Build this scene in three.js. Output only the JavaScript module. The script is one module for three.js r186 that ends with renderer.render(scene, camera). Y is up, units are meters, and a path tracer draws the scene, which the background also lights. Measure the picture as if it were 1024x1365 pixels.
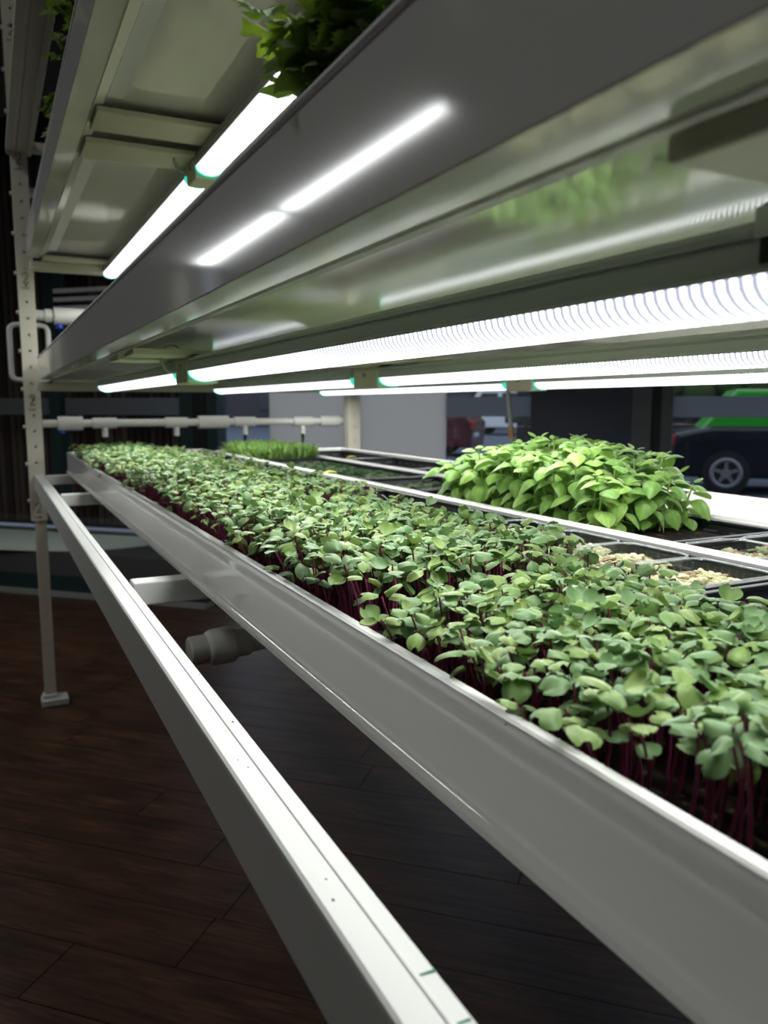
import * as THREE from 'three';
import { RectAreaLightUniformsLib } from 'three/addons/lights/RectAreaLightUniformsLib.js';
import { RoundedBoxGeometry } from 'three/addons/geometries/RoundedBoxGeometry.js';
import { mergeGeometries, toCreasedNormals } from 'three/addons/utils/BufferGeometryUtils.js';

// ---------------------------------------------------------------- camera, sky, exposure
const scene = new THREE.Scene();
const EYE = 1.30;
const camera = new THREE.PerspectiveCamera(2 * Math.atan(682.5 / 1060) * 180 / Math.PI, 1024 / 1365, 0.02, 200);
camera.position.set(0, EYE, 0);
camera.rotation.order = 'YXZ';
camera.rotation.set(-7.657 * Math.PI / 180, -26.232 * Math.PI / 180, 0);
camera.focus = 0.85;
camera.userData.fStop = 7.5;
scene.add(camera);
scene.background = new THREE.Color().setRGB(0.70, 0.82, 1.0);      // overcast evening street outside the shop
const renderer = new THREE.WebGLRenderer();
renderer.toneMapping = THREE.LinearToneMapping;
renderer.toneMappingExposure = 1.0;
renderer.shadowMap.enabled = true;
RectAreaLightUniformsLib.init();
const LAMP = 21;                                                   // brightness of every LED batten
const LAMP_COLOR = new THREE.Color().setRGB(0.97, 1.0, 0.98);

// ---------------------------------------------------------------- helpers
function rng(seed) { let a = seed >>> 0; return () => { a = (a + 0x6D2B79F5) | 0; let t = Math.imul(a ^ (a >>> 15), 1 | a); t = (t + Math.imul(t ^ (t >>> 7), 61 | t)) ^ t; return ((t ^ (t >>> 14)) >>> 0) / 4294967296; }; }
const taken = new Map();
function numbered(name) { const n = taken.get(name) ?? 0; taken.set(name, n + 1); return n ? name + '_' + String(n).padStart(3, '0') : name; }
function tag(o, label, category, group, kind) { o.userData.label = label; o.userData.category = category; if (group) o.userData.group = group; if (kind) o.userData.kind = kind; return o; }
function thing(name, label, category, pos = [0, 0, 0], group) { const o = new THREE.Group(); o.name = numbered(name); o.position.set(...pos); scene.add(o); return tag(o, label, category, group); }
function part(name, geo, mat, parent, pos, rot) { const m = new THREE.Mesh(geo, mat); m.name = name; if (pos) m.position.set(...pos); if (rot) m.rotation.set(...rot); parent.add(m); return m; }
function structure(name, geo, mat, label, category) { const m = new THREE.Mesh(geo, mat); m.name = numbered(name); scene.add(m); return tag(m, label, category, null, 'structure'); }
function structureGroup(name, label, category) { const g = new THREE.Group(); g.name = numbered(name); scene.add(g); return tag(g, label, category, null, 'structure'); }
const bx = (x0, x1, y0, y1, z0, z1) => new THREE.BoxGeometry(x1 - x0, y1 - y0, z1 - z0).translate((x0 + x1) / 2, (y0 + y1) / 2, (z0 + z1) / 2);
const rbx = (x0, x1, y0, y1, z0, z1, r = 0.003) => new RoundedBoxGeometry(x1 - x0, y1 - y0, z1 - z0, 2, r).translate((x0 + x1) / 2, (y0 + y1) / 2, (z0 + z1) / 2);
const merge = (list) => mergeGeometries(list.map((g) => { const h = g.index ? g.toNonIndexed() : g; for (const k of Object.keys(h.attributes)) if (!['position', 'normal', 'uv'].includes(k)) h.deleteAttribute(k); return h; }));
function profileZ(pts, z0, z1, creased = true) { const s = new THREE.Shape(pts.map((p) => new THREE.Vector2(...p))); const g = new THREE.ExtrudeGeometry(s, { depth: z1 - z0, bevelEnabled: false, steps: 1 }); g.translate(0, 0, z0); if (!creased) return g; g.scale(1000, 1000, 1000); const c = toCreasedNormals(g, 0.6); return c.scale(0.001, 0.001, 0.001); }
function tube(pts, r, seg = 24, sides = 8) { return new THREE.TubeGeometry(new THREE.CatmullRomCurve3(pts.map((p) => new THREE.Vector3(...p))), seg, r, sides, false); }
function noise2(seed) {
  const R = rng(seed), N = 64, g = new Float32Array(N * N).map(() => R());
  const at = (x, y) => g[((y % N + N) % N) * N + ((x % N + N) % N)], sm = (t) => t * t * (3 - 2 * t);
  return (x, y) => { const xi = Math.floor(x), yi = Math.floor(y), fx = sm(x - xi), fy = sm(y - yi); return (at(xi, yi) * (1 - fx) + at(xi + 1, yi) * fx) * (1 - fy) + (at(xi, yi + 1) * (1 - fx) + at(xi + 1, yi + 1) * fx) * fy; };
}
function texture(w, h, fn, srgb = true) {
  const d = new Uint8Array(w * h * 4);
  for (let y = 0; y < h; y++) for (let x = 0; x < w; x++) { const c = fn(x / w, y / h), i = (y * w + x) * 4; d[i] = c[0]; d[i + 1] = c[1] ?? c[0]; d[i + 2] = c[2] ?? c[0]; d[i + 3] = 255; }
  const t = new THREE.DataTexture(d, w, h); t.magFilter = THREE.LinearFilter; t.minFilter = THREE.LinearMipmapLinearFilter; t.generateMipmaps = true; t.wrapS = t.wrapT = THREE.RepeatWrapping; if (srgb) t.colorSpace = THREE.SRGBColorSpace; t.needsUpdate = true; return t;
}
const rgb = (r, g, b) => new THREE.Color().setRGB(r / 255, g / 255, b / 255, THREE.SRGBColorSpace);
const std = (c, rough, o = {}) => new THREE.MeshStandardMaterial({ color: c, roughness: rough, ...o });
const phys = (c, rough, o = {}) => new THREE.MeshPhysicalMaterial({ color: c, roughness: rough, ...o });

// ---------------------------------------------------------------- materials
const nA = noise2(11), nB = noise2(23), nC = noise2(37);
const peel = texture(256, 256, (u, v) => [Math.round(110 + 90 * nA(u * 64, v * 64) * 0.6 + 60 * nB(u * 32, v * 32))], false);
const M = {
  plastic: phys(rgb(230, 228, 224), 0.08, { ior: 1.52 }),
  enamel: std(rgb(204, 204, 200), 0.42),
  cream: std(rgb(214, 209, 190), 0.5),
  matteWhite: std(rgb(238, 238, 242), 0.75),
  pvc: std(rgb(226, 225, 218), 0.4),
  housing: phys(rgb(198, 201, 200), 0.4),
  beige: std(rgb(226, 218, 190), 0.45),
  darkMetal: std(rgb(58, 58, 56), 0.4, { metalness: 0.6 }),
  chrome: std(rgb(190, 190, 190), 0.25, { metalness: 0.9 }),
  blackTray: phys(rgb(17, 19, 23), 0.35),
  traySlot: std(rgb(92, 98, 106), 0.4),
  hole: std(rgb(30, 28, 26), 0.8),
  pencil: std(rgb(70, 66, 58), 0.8),
  greenInk: std(rgb(20, 120, 84), 0.6),
  teal: std(rgb(36, 58, 60), 0.5),
  navy: std(rgb(36, 46, 68), 0.5),
  darkWall: std(rgb(104, 104, 106), 0.85),
  nearBlack: std(rgb(16, 20, 24), 0.6),
  frame: std(rgb(84, 92, 94), 0.5),
  steel: phys(rgb(178, 180, 184), 0.5),
  glass: phys(rgb(255, 255, 255), 0.02, { transmission: 1, thickness: 0, ior: 1.45 }),
  band: phys(rgb(176, 180, 184), 0.97, { transmission: 0.8, thickness: 0 }),
  frosted: phys(rgb(240, 235, 228), 1.0, { transmission: 0.92, thickness: 0 }),
  sill: std(rgb(226, 240, 228), 0.5),
  clear: phys(rgb(250, 252, 252), 0.06, { transmission: 1, thickness: 0, ior: 1.45 }),
  blue: std(rgb(30, 70, 190), 0.4),
  black: std(rgb(14, 14, 15), 0.5),
  cord: std(rgb(190, 192, 186), 0.5),
};
M.plastic.bumpMap = peel; M.plastic.bumpScale = 0.00002;

// ---------------------------------------------------------------- room shell, turned 44 degrees to the rack
// u runs along the window wall, v towards the window
const UX = 0.722, UZ = 0.692, VX = 0.692, VZ = -0.722;
const room = (u, v) => [u * UX + v * VX, u * UZ + v * VZ];
const ROOM_TURN = Math.atan2(-UZ, UX);                               // turns local +x onto u, local -z onto v
const inRoom = (g) => g.rotateY(ROOM_TURN);                          // geometry given as (u, y, -v)
const rb = (u0, u1, y0, y1, v0, v1) => inRoom(bx(u0, u1, y0, y1, -v1, -v0));

// floor: boards laid along u, each one a plank
{
  const floor = structureGroup('floor', 'dark brown wood plank floor of the shop', 'floor');
  part('subfloor', rb(-8.2, 4.4, -0.12, -0.012, -5.2, 5.05), std(rgb(14, 10, 8), 0.9), floor);
  const mats = [];
  for (let k = 0; k < 5; k++) {
    const a = noise2(100 + k), b = noise2(200 + k), c = noise2(300 + k);
    const t = texture(768, 160, (u, v) => {
      const grain = a(u * 22 + 3 * b(u * 5, v * 3), v * 40), fine = c(u * 60, v * 62), blot = b(u * 9, v * 4), knot = c(u * 5 + 9, v * 5), streak = a(u * 8 + 31, v * 22);
      let m = 0.28 + 0.42 * blot * grain + 0.22 * streak - 0.12 * fine; if (knot > 0.7) m *= 1 - (knot - 0.7) * 1.6; m = Math.max(0.08, m);
      const d = 0.8; return [(38 + 128 * m) * d, (26 + 86 * m) * d, (19 + 60 * m) * d].map(Math.round);
    });
    mats.push(phys(new THREE.Color(1, 1, 1), 0.42, { map: t, bumpMap: t, bumpScale: 0.0006, specularIntensity: 0.5 }));
  }
  const R = rng(5), W = 0.19;
  const geos = [1.22].map((l) => new THREE.BoxGeometry(l - 0.003, 0.012, W - 0.0025));
  for (let row = 0; row < 29; row++) {
    const v = -1.0 + (row + 0.5) * W, off = R() * 1.22;
    for (let i = 0; i < 7; i++) {
      const u = -5.6 + off + (i + 0.5) * 1.22; if (u - 0.61 > 2.6) continue;
      const [x, z] = room(u, v), m = part('plank', geos[0], mats[Math.floor(R() * 5)], floor, [x, -0.006 - R() * 0.0006, z]);
      m.rotation.y = ROOM_TURN + (R() < 0.5 ? Math.PI : 0);
    }
  }
}
structure('ceiling', rb(-8.2, 4.4, 4.25, 4.35, -5.2, 5.4), M.darkWall, 'dark grey shop ceiling', 'ceiling');
structure('wall_left', rb(-8.2, -8.05, -0.1, 4.3, -5.2, 5.4), M.darkWall, 'dark grey side wall of the shop', 'wall');
structure('wall_right', rb(4.25, 4.4, -0.1, 4.3, -5.2, 5.4), M.darkWall, 'dark grey side wall beyond the rack', 'wall');
structure('wall_front', rb(-8.2, 4.4, -0.1, 4.3, -5.3, -5.15), M.darkWall, 'dark grey wall opposite the window', 'wall');
// window wall at v = 5.05
const WV = 5.05;
{
  const w = structureGroup('wall_back', 'dark shop window wall with teal posts and black header', 'wall');
  part('header', rb(-8.05, 4.25, 3.17, 3.40, WV, WV + 0.12), M.nearBlack, w);
  part('fascia', rb(-8.05, 4.25, 3.40, 4.0, WV + 0.02, WV + 0.10), M.darkWall, w);
  part('ledge', rb(-8.05, 4.25, 3.97, 4.02, WV - 0.05, WV + 0.10), M.frame, w);
  part('upper_wall', rb(-8.05, 4.25, 4.02, 4.26, WV + 0.02, WV + 0.10), M.darkWall, w);
  part('post', rb(-4.24, -4.14, 0.33, 3.2, WV - 0.04, WV + 0.06), M.teal, w);
  part('post', rb(-3.11, -2.81, 0, 3.2, WV - 0.05, WV + 0.08), M.teal, w);
  part('post', rb(-3.00, -2.90, 0, 3.2, WV - 0.06, WV - 0.045), M.nearBlack, w);
  part('post', rb(-0.03, 0.08, 0, 3.2, WV - 0.05, WV + 0.08), M.frame, w);
  part('post', rb(0.08, 0.13, 0, 3.2, WV - 0.03, WV + 0.08), M.nearBlack, w);
  part('post', rb(0.13, 0.19, 0, 3.2, WV - 0.02, WV + 0.08), M.frame, w);
  part('low_wall', rb(-8.05, -2.8, 0, 0.33, WV + 0.02, WV + 0.12), M.darkWall, w);
  part('wall_end', rb(2.6, 4.25, 0, 3.2, WV, WV + 0.12), M.darkWall, w);
}
// wooden batten screen behind the glass, left of the teal pillar
{
  const s = thing('batten_screen', 'dark brown vertical wooden batten screen behind the shop window', 'screen', [0, 0, 0]);
  part('backing', rb(-8.0, -3.05, 0.30, 3.7, WV + 0.42, WV + 0.48), std(rgb(20, 16, 14), 0.9), s);
  part('rail', rb(-8.0, -3.05, 0.86, 0.95, WV + 0.40, WV + 0.43), std(rgb(38, 30, 26), 0.8), s);
  const g = rb(-0.021, 0.021, 0.34, 3.65, -0.015, 0.015), woods = [rgb(78, 62, 54), rgb(60, 48, 42), rgb(96, 80, 70), rgb(48, 40, 36)].map((c) => std(c, 0.75)), R = rng(8);
  for (let i = 0; i < 32; i++) { const u = -5.15 + i * 0.064, [x, z] = room(u, WV + 0.38); part('batten', g, woods[Math.floor(R() * 4)], s, [x, 0, z]); }
}
// glazing with the grey manifestation band at eye height
function windowPane(name, u0, u1, y0, y1, label, band = true) {
  const w = structureGroup(name, label, 'window');
  part('pane', rb(u0, u1, y0, y1, WV + 0.028, WV + 0.032), M.glass, w);
  if (band) part('frosted_band', rb(u0, u1, 1.228, 1.352, WV + 0.020, WV + 0.024), M.band, w, null);
  return w;
}
windowPane('window_1', -8.0, -3.11, 0.33, 3.17, 'left shop window pane with a grey frosted band');
windowPane('window_2', -2.81, -2.43, 0.02, 3.17, 'narrow window pane between teal pillar and frosted panels', false);
windowPane('window_3', -1.18, -0.63, 0.02, 3.17, 'window pane between the frosted panels and navy panel');
windowPane('door_1', 0.19, 2.6, 0.02, 3.17, 'glass shop front pane with a grey frosted band beside the street');
part('mullion', rb(0.176, 0.2, 0, 3.17, WV + 0.0, WV + 0.02), M.steel, scene.getObjectByName('door_1'));
// frosted glass panels behind the rack end, daylight coming through
{
  const c = structureGroup('window_4', 'pair of grey frosted glass panels behind the rack end', 'window');
  for (const [a, b] of [[-2.43, -1.84], [-1.79, -1.18]]) part('frosted_pane', rb(a, b, 0.02, 3.17, WV, WV + 0.02), M.frosted, c);
  part('mullion', rb(-1.84, -1.79, 0, 3.2, WV - 0.03, WV + 0.05), M.black, c);
}
structure('trim_1', rb(-0.63, -0.03, 0, 3.2, WV - 0.04, WV + 0.06), M.navy, 'dark navy panel between the shop windows', 'panel');
// window platform: dark front, teal skirting, pale slab with a curved front edge
{
  const p = structureGroup('trim_2', 'low window platform with a pale green slab top and dark front', 'platform');
  part('front', rb(-8.0, -2.6, 0.14, 0.30, 4.44, 5.02), std(rgb(78, 78, 78), 0.7), p);
  part('skirting', rb(-8.0, -2.6, 0.035, 0.14, 4.42, 5.02), M.teal, p);
  part('white_bead', rb(-8.0, -2.6, 0, 0.035, 4.395, 5.02), std(rgb(150, 152, 150), 0.5), p);
  const s = new THREE.Shape(); s.moveTo(-8, 5.02); s.lineTo(-8, 4.40); s.lineTo(-4.2, 4.40); s.quadraticCurveTo(-3.75, 4.44, -3.53, 4.60); s.quadraticCurveTo(-3.36, 4.75, -3.25, 5.02); s.lineTo(-8, 5.02);
  part('slab', inRoom(new THREE.ExtrudeGeometry(s, { depth: 0.03, bevelEnabled: false, curveSegments: 16 }).rotateX(-Math.PI / 2).translate(0, 0.30, 0)), M.sill, p);
}

// ---------------------------------------------------------------- the grow rack (frame)
const ZEND = -3.55, ZNEAR = 0.62;
const rack = thing('grow_rack', 'white steel growing rack with perforated posts and long beams', 'rack');
function perforated(w, d, y0, y1, pitch, r) {
  const s = new THREE.Shape(); s.moveTo(-w / 2, y0); s.lineTo(w / 2, y0); s.lineTo(w / 2, y1); s.lineTo(-w / 2, y1);
  for (let y = y0 + 0.05; y < y1 - 0.03; y += pitch) { const h = new THREE.Path(); h.absellipse(0, y, r, r, 0, Math.PI * 2, true); s.holes.push(h); }
  const plate = new THREE.ExtrudeGeometry(s, { depth: 0.003, bevelEnabled: false, curveSegments: 5 }).translate(0, 0, d / 2 - 0.003);
  return merge([plate, bx(-w / 2, -w / 2 + 0.003, y0, y1, -d / 2, d / 2 - 0.003), bx(w / 2 - 0.003, w / 2, y0, y1, -d / 2, d / 2 - 0.003), bx(-w / 2 + 0.003, w / 2 - 0.003, y0, y1, -d / 2, -d / 2 + 0.003), bx(-w / 2, w / 2, y1 - 0.002, y1, -d / 2, d / 2 - 0.003)]);
}
const postGeo = perforated(0.062, 0.05, 0.815, 3.0, 0.0655, 0.0052), legGeo = perforated(0.046, 0.036, 0.03, 0.84, 0.0655, 0.0042);
const twoGeo = merge([tube([[-0.010, 0.030, 0], [-0.006, 0.040, 0], [0.004, 0.042, 0], [0.009, 0.033, 0], [0.004, 0.018, 0], [-0.008, 0.002, 0], [-0.004, 0.001, 0], [0.013, 0.003, 0]], 0.0013, 30, 4), bx(-0.018, 0.012, -0.019, -0.017, -0.001, 0.001)]);
function post(x, z, marks) {
  const p = part('post', postGeo, M.cream, rack, [x, 0, z]);
  part('inner_leg', legGeo, M.cream, rack, [x + 0.004, 0, z]);
  part('foot', merge([rbx(-0.035, 0.075, 0, 0.032, -0.04, 0.045, 0.006), rbx(-0.028, 0.03, 0.03, 0.05, -0.026, 0.028, 0.005)]), M.enamel, rack, [x, 0, z]);
  if (!marks) return;
  for (const y of [EYE + 1.43, EYE + 0.95, EYE + 0.49, EYE - 0.0, EYE - 0.45]) part('number_mark', twoGeo, M.pencil, p, [-0.002, y, 0.0265]);
  const knob = new THREE.CylinderGeometry(0.008, 0.008, 0.012, 8).rotateZ(Math.PI / 2);
  for (let i = 0; i < 14; i++) part('bolt', knob, M.enamel, p, [-0.036, 0.9 + i * 0.155, 0.008]);
}
post(0.165, ZEND - 0.10, true); post(1.60, ZEND - 0.05, false); post(0.165, ZNEAR + 0.1, false); post(1.60, ZNEAR + 0.1, false);
// base beams
const beamPts = [[0.154, -0.352], [0.154, -0.350], [0.154, -0.2925], [0.154, -0.2912], [0.1548, -0.2888], [0.1572, -0.287], [0.1585, -0.287], [0.1735, -0.287], [0.1748, -0.287], [0.1758, -0.2859], [0.1776, -0.2859], [0.1786, -0.2871], [0.188, -0.2876], [0.190, -0.290], [0.190, -0.352], [0.188, -0.354], [0.156, -0.354]].map(([x, y]) => [x, y + EYE]);
const beam = part('beam', profileZ(beamPts, ZEND - 0.12, ZNEAR + 0.1), M.enamel, rack);
part('beam', profileZ(beamPts.map(([x, y]) => [x + 1.43, y]), ZEND - 0.12, ZNEAR + 0.1), M.enamel, rack);
{ // green pen ticks and paint chips on the near beam
  part('pen_tick', bx(0.1795, 0.1885, EYE - 0.28755, EYE - 0.2868, -0.3236, -0.3223), M.greenInk, beam); part('pen_tick', bx(0.1795, 0.1870, EYE - 0.28755, EYE - 0.2868, -0.2876, -0.2864), M.greenInk, beam);
  const R = rng(77), chips = [];
  for (let i = 0; i < 9; i++) { const s = 0.0003 + R() * 0.0004, x = R() < 0.5 ? 0.160 + R() * 0.013 : 0.180 + R() * 0.007, z = -0.2 - R() * 0.8; chips.push(bx(x - s, x + s, EYE - 0.28765, EYE - 0.28675, z - s * 1.6, z + s * 1.6)); }
  part('paint_chips', merge(chips), M.hole, beam).userData.kind = 'stuff';
}
for (const z of [-3.48, -2.72, -1.31, 0.12]) part('cross_member', rbx(0.190, 1.585, EYE - 0.320, EYE - 0.282, z - 0.02, z + 0.02, 0.003), M.enamel, rack);
// top beams: shallow folded channels
const topPts = [[0.120, 1.03], [0.120, 1.0], [0.146, 1.0], [0.148, 1.003], [0.155, 1.003], [0.157, 1.0], [0.192, 1.0], [0.194, 0.996], [0.212, 0.996], [0.214, 1.0], [0.214, 1.03]].map(([x, y]) => [x, y + EYE]);
part('top_beam', profileZ(topPts, ZEND - 0.12, ZNEAR + 0.1), M.cream, rack); part('top_beam', profileZ(topPts.map(([x, y]) => [x + 1.43, y]), ZEND - 0.12, ZNEAR + 0.1), M.cream, rack);
for (const z of [ZEND - 0.06, -1.9, ZNEAR]) part('cross_member', bx(0.214, 1.55, EYE + 1.0, EYE + 1.03, z - 0.03, z + 0.03), M.cream, rack);
// members under the two upper tray levels
for (const [Y, x0, zs] of [[0.102, 0.236, [[-3.52, -3.42], [-1.80, -1.68], [-1.60, -1.50], [-0.238, -0.09], [-0.05, 0.10]]], [0.58, 0.222, [[-3.54, -3.46], [-2.05, -1.92], [-1.84, -1.72], [-0.3, -0.18]]]])
  for (const [z0, z1] of zs) part('cross_member', rbx(x0, 1.56, EYE + Y - 0.012, EYE + Y, z0, z1, 0.003), M.cream, rack);
for (const [Y, z] of [[0.102, ZEND - 0.02], [0.58, ZEND - 0.02]]) part('cross_member', rbx(0.18, 1.6, EYE + Y - 0.045, EYE + Y - 0.012, z - 0.03, z + 0.03, 0.003), M.cream, rack);
// loop handle at the end of the rack
{ const p = [[0.095, 0.335], [0.245, 0.335], [0.245, 0.105], [0.095, 0.105]], c = new THREE.CurvePath(), r = 0.03, v = (a, b) => new THREE.Vector3(a, b + EYE, ZEND - 0.19);
  const pts = []; for (let i = 0; i < 4; i++) { const [ax, ay] = p[i], [nx, ny] = p[(i + 1) % 4], [qx, qy] = p[(i + 3) % 4], d = (a, b) => Math.sign(b - a) * r; for (let k = 0; k <= 5; k++) { const t = k / 5, s0 = [ax + d(ax, qx), ay + d(ay, qy)], s1 = [ax + d(ax, nx), ay + d(ay, ny)]; pts.push(v((1 - t) ** 2 * s0[0] + 2 * t * (1 - t) * ax + t * t * s1[0], (1 - t) ** 2 * s0[1] + 2 * t * (1 - t) * ay + t * t * s1[1])); } }
  part('handle', new THREE.TubeGeometry(new THREE.CatmullRomCurve3(pts, true, 'catmullrom', 0.1), 72, 0.011, 8, true), M.enamel, rack);
  part('handle_bracket', bx(0.14, 0.19, EYE + 0.20, EYE + 0.24, ZEND - 0.20, ZEND - 0.12), M.enamel, rack); }

// ---------------------------------------------------------------- growing troughs
function trough(label, x0, x1, yTop, h, z0, z1, strip, recess = 0.008, lip = 0.006) {
  const g = thing('growing_trough', label, 'trough', [x0, EYE + yTop - h, 0]), W = x1 - x0;
  const P = [[-lip, 0], [-lip, 0.006], [-lip * 0.65, 0.009], [-lip * 0.08, 0.012], [0, 0.016], [0, 0.0175], [0, h - 0.0235], [0, h - 0.022], [-lip * 0.17, h - 0.014], [-lip * 0.27, h - 0.009], [-lip * 0.27, h - 0.002], [0, h], [0.007, h], [0.009, h - 0.003], [0.006, h - 0.008], [0.006, recess + 0.011], [0.012, recess + 0.007],
    [W - 0.012, recess + 0.007], [W - 0.006, recess + 0.011], [W - 0.006, h - 0.008], [W - 0.009, h - 0.003], [W - 0.007, h], [W + 0.001, h], [W + 0.0025, h - 0.002], [W + 0.0025, h - 0.010], [W, h - 0.022], [W, 0.012], [W + 0.001, 0.008], [W + 0.001, 0], [W - 0.064, 0.0042], [W - 0.067, Math.max(recess, 0.008)], [0.067, Math.max(recess, 0.008)], [0.064, 0.0042], [0.0455, 0.0002], [0.0445, 0.003], [0.0395, 0.003], [0.0385, 0]];
  if (lip < 0.001) { const i = P.findIndex((p) => p[0] === 0.007); P.splice(0, i, [0.0008, 0], [0, 0.0008], [0, 0.003], [0, h - 0.003], [0, h - 0.0008], [0.0008, h]); }
  part('shell', profileZ(P, z0, z1), M.plastic, g);
  part('end_wall', merge([rbx(0.002, W - 0.002, 0.002, h, z0 - 0.004, z0 + 0.004, 0.002), rbx(0, W, h - 0.012, h, z0 - 0.010, z0 + 0.006, 0.003)]), M.plastic, g);
  if (lip < 0.001) part('rim_bead', new THREE.CylinderGeometry(0.003, 0.003, z1 - z0, 10).rotateX(Math.PI / 2).translate(0.0005, h - 0.001, (z0 + z1) / 2), M.matteWhite, g);
  if (strip) for (const s of strip) part('seal_strip', bx(0.070, 0.100, recess - 0.0015, recess + 0.0005, s[0], s[1]), M.matteWhite, g);
  return g;
}
const L1 = -0.193, HT = 0.088;
trough('wide white trough holding radish seedlings, nearest its steel beam', 0.280, 0.852, L1, HT, ZEND, ZNEAR, null);
trough('narrow white trough that holds the bushy basil', 0.858, 1.132, L1, HT, -3.40, ZNEAR, null);
trough('narrow white trough along the window edge of the rack, partly empty', 1.138, 1.440, L1, HT, -3.36, ZNEAR, null);
trough('glossy white trough above the radish seedlings, carrying parsley', 0.187, 1.50, 0.190, HT, ZEND, ZNEAR, null, 0.044, 0.0004);
trough('glossy white trough of the topmost tier, above the parsley', 0.172, 1.50, 0.670, 0.09, ZEND, ZNEAR, [[-3.44, -2.06], [-1.91, -1.85], [-1.71, -0.31]], 0.016, 0.0004);

// ---------------------------------------------------------------- LED battens
const stripes = texture(8, 128, (u, v) => { const s = 0.5 + 0.5 * Math.cos(v * Math.PI * 2), k = Math.round(106 + 149 * Math.min(1, Math.max(0, s * 1.7 - 0.2))); return [k, k, Math.min(255, k + 14)]; });
M.lens = new THREE.MeshStandardMaterial({ color: rgb(235, 238, 242), roughness: 0.3, emissive: new THREE.Color().setRGB(0.97, 1, 1), emissiveIntensity: 3.2, emissiveMap: stripes });
M.endCap = new THREE.MeshStandardMaterial({ color: rgb(120, 215, 195), roughness: 0.35, emissive: new THREE.Color().setRGB(0.04, 0.72, 0.52), emissiveIntensity: 0.9 });
function lensGeo(w, drop, len, grow = 0) {
  const n = 10, pos = [], nor = [], uv = [], idx = [];
  for (let j = 0; j <= 1; j++) for (let i = 0; i <= n; i++) { const a = Math.PI * i / n, x = -Math.cos(a) * (w / 2 + grow), y = -Math.sin(a) * (drop + grow); pos.push(x, y, (j - 0.5) * len); const nx = -Math.cos(a) * drop, ny = -Math.sin(a) * w / 2, l = Math.hypot(nx, ny); nor.push(nx / l, ny / l, 0); uv.push(i / n, j * len / 0.0082); }
  for (let i = 0; i < n; i++) idx.push(i, i + 1, i + n + 1, i + 1, i + n + 2, i + n + 1);
  const g = new THREE.BufferGeometry(); g.setAttribute('position', new THREE.Float32BufferAttribute(pos, 3)); g.setAttribute('normal', new THREE.Float32BufferAttribute(nor, 3)); g.setAttribute('uv', new THREE.Float32BufferAttribute(uv, 2)); g.setIndex(idx); return g;
}
function capGeo(w, drop, t) { const s = new THREE.Shape(); s.moveTo(-w / 2, 0.004); s.lineTo(w / 2, 0.004); s.lineTo(w / 2, 0); s.absellipse(0, 0, w / 2, drop, 0, Math.PI, true); s.lineTo(-w / 2, 0.004); return new THREE.ExtrudeGeometry(s, { depth: t, bevelEnabled: false, curveSegments: 14 }).translate(0, 0, -t / 2); }
function lamp(label, X, yTop, z0, z1, group, o = {}) {                  // yTop: top of the housing above eye height
  const len = z1 - z0, g = thing('led_batten', label, 'light', [X, EYE + yTop, (z0 + z1) / 2], group), w = 0.064, hh = 0.027;
  const hp = [[-w / 2, -hh], [-w / 2 - 0.0008, -hh + 0.0025], [-w / 2, -hh + 0.0035], [-w / 2, -0.0125], [-w / 2 + 0.0025, -0.0115], [-w / 2 + 0.0025, -0.0095], [-w / 2, -0.0085], [-w / 2, -0.005], [-w / 2 + 0.004, -0.001], [-w / 2 + 0.008, 0]];
  const all = [...hp, ...hp.slice().reverse().map(([x, y]) => [-x, y])];
  part('housing', profileZ(all.reverse(), -len / 2, len / 2), M.housing, g);
  part('lens', lensGeo(w - 0.004, 0.018, len - 0.012), M.lens, g, [0, -hh, 0]);
  for (const s of [-1, 1]) part('end_cap', capGeo(w, 0.0195, 0.007), M.endCap, g, [0, -hh, s * (len / 2 - 0.002)]);
  if (o.mount) {                                                     // beige connector at the near end
    const q = o.mount / 2, zc = len / 2 + q, m = part('connector', merge([rbx(-0.030, 0.030, -0.050, -0.004, -q + 0.012, q - 0.012, 0.005), rbx(-0.024, 0.024, -0.034, 0.0, -q + 0.002, q - 0.002, 0.004)]), M.beige, g, [0, 0, zc]);
    part('screw', new THREE.CylinderGeometry(0.006, 0.006, 0.006, 10).rotateZ(Math.PI / 2), M.chrome, m, [-0.032, -0.018, 0]);
    part('screw', new THREE.CylinderGeometry(0.005, 0.005, 0.006, 10).rotateX(Math.PI / 2), M.chrome, m, [0, -0.024, q - 0.010]);
    part('clip', bx(-0.03, 0.03, -0.004, 0.002, q - 0.004, q + 0.05), M.darkMetal, m);
    if (o.loop) part('cord_loop', new THREE.TorusGeometry(0.026, 0.0035, 6, 20, 5.2).rotateY(0.5), M.cord, m, [-0.045, 0.0, -0.01]);
  }
  if (o.clip) { const c = part('bracket', rbx(-0.036, 0.036, -0.026, 0.003, -0.012, 0.012, 0.002), M.darkMetal, g, [0, 0.002, o.clip - (z0 + z1) / 2]); part('bracket_tab', bx(-0.041, -0.035, -0.014, 0.0, -0.01, 0.014), M.chrome, c); }
  const L = new THREE.RectAreaLight(LAMP_COLOR, LAMP, w - 0.006, len - 0.02); L.name = 'lamp_light'; L.position.set(0, -hh - 0.0215, 0); L.rotation.x = -Math.PI / 2; g.add(L);
  return g;
}
const under = 'LED battens under the trough above the radish';
lamp('lit LED batten of the front row over the radish, bracketed half nearest the parsley', 0.370, 0.090, -1.52, -0.10, under, { clip: -0.262 });
lamp('lit LED batten of the front row over the radish, beside the numbered post', 0.370, 0.090, -2.90, -1.65, under, { mount: 0.13, loop: true });
lamp('lit LED batten of the middle row, the length over the basil', 0.850, 0.090, -1.69, -0.20, under);
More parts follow.
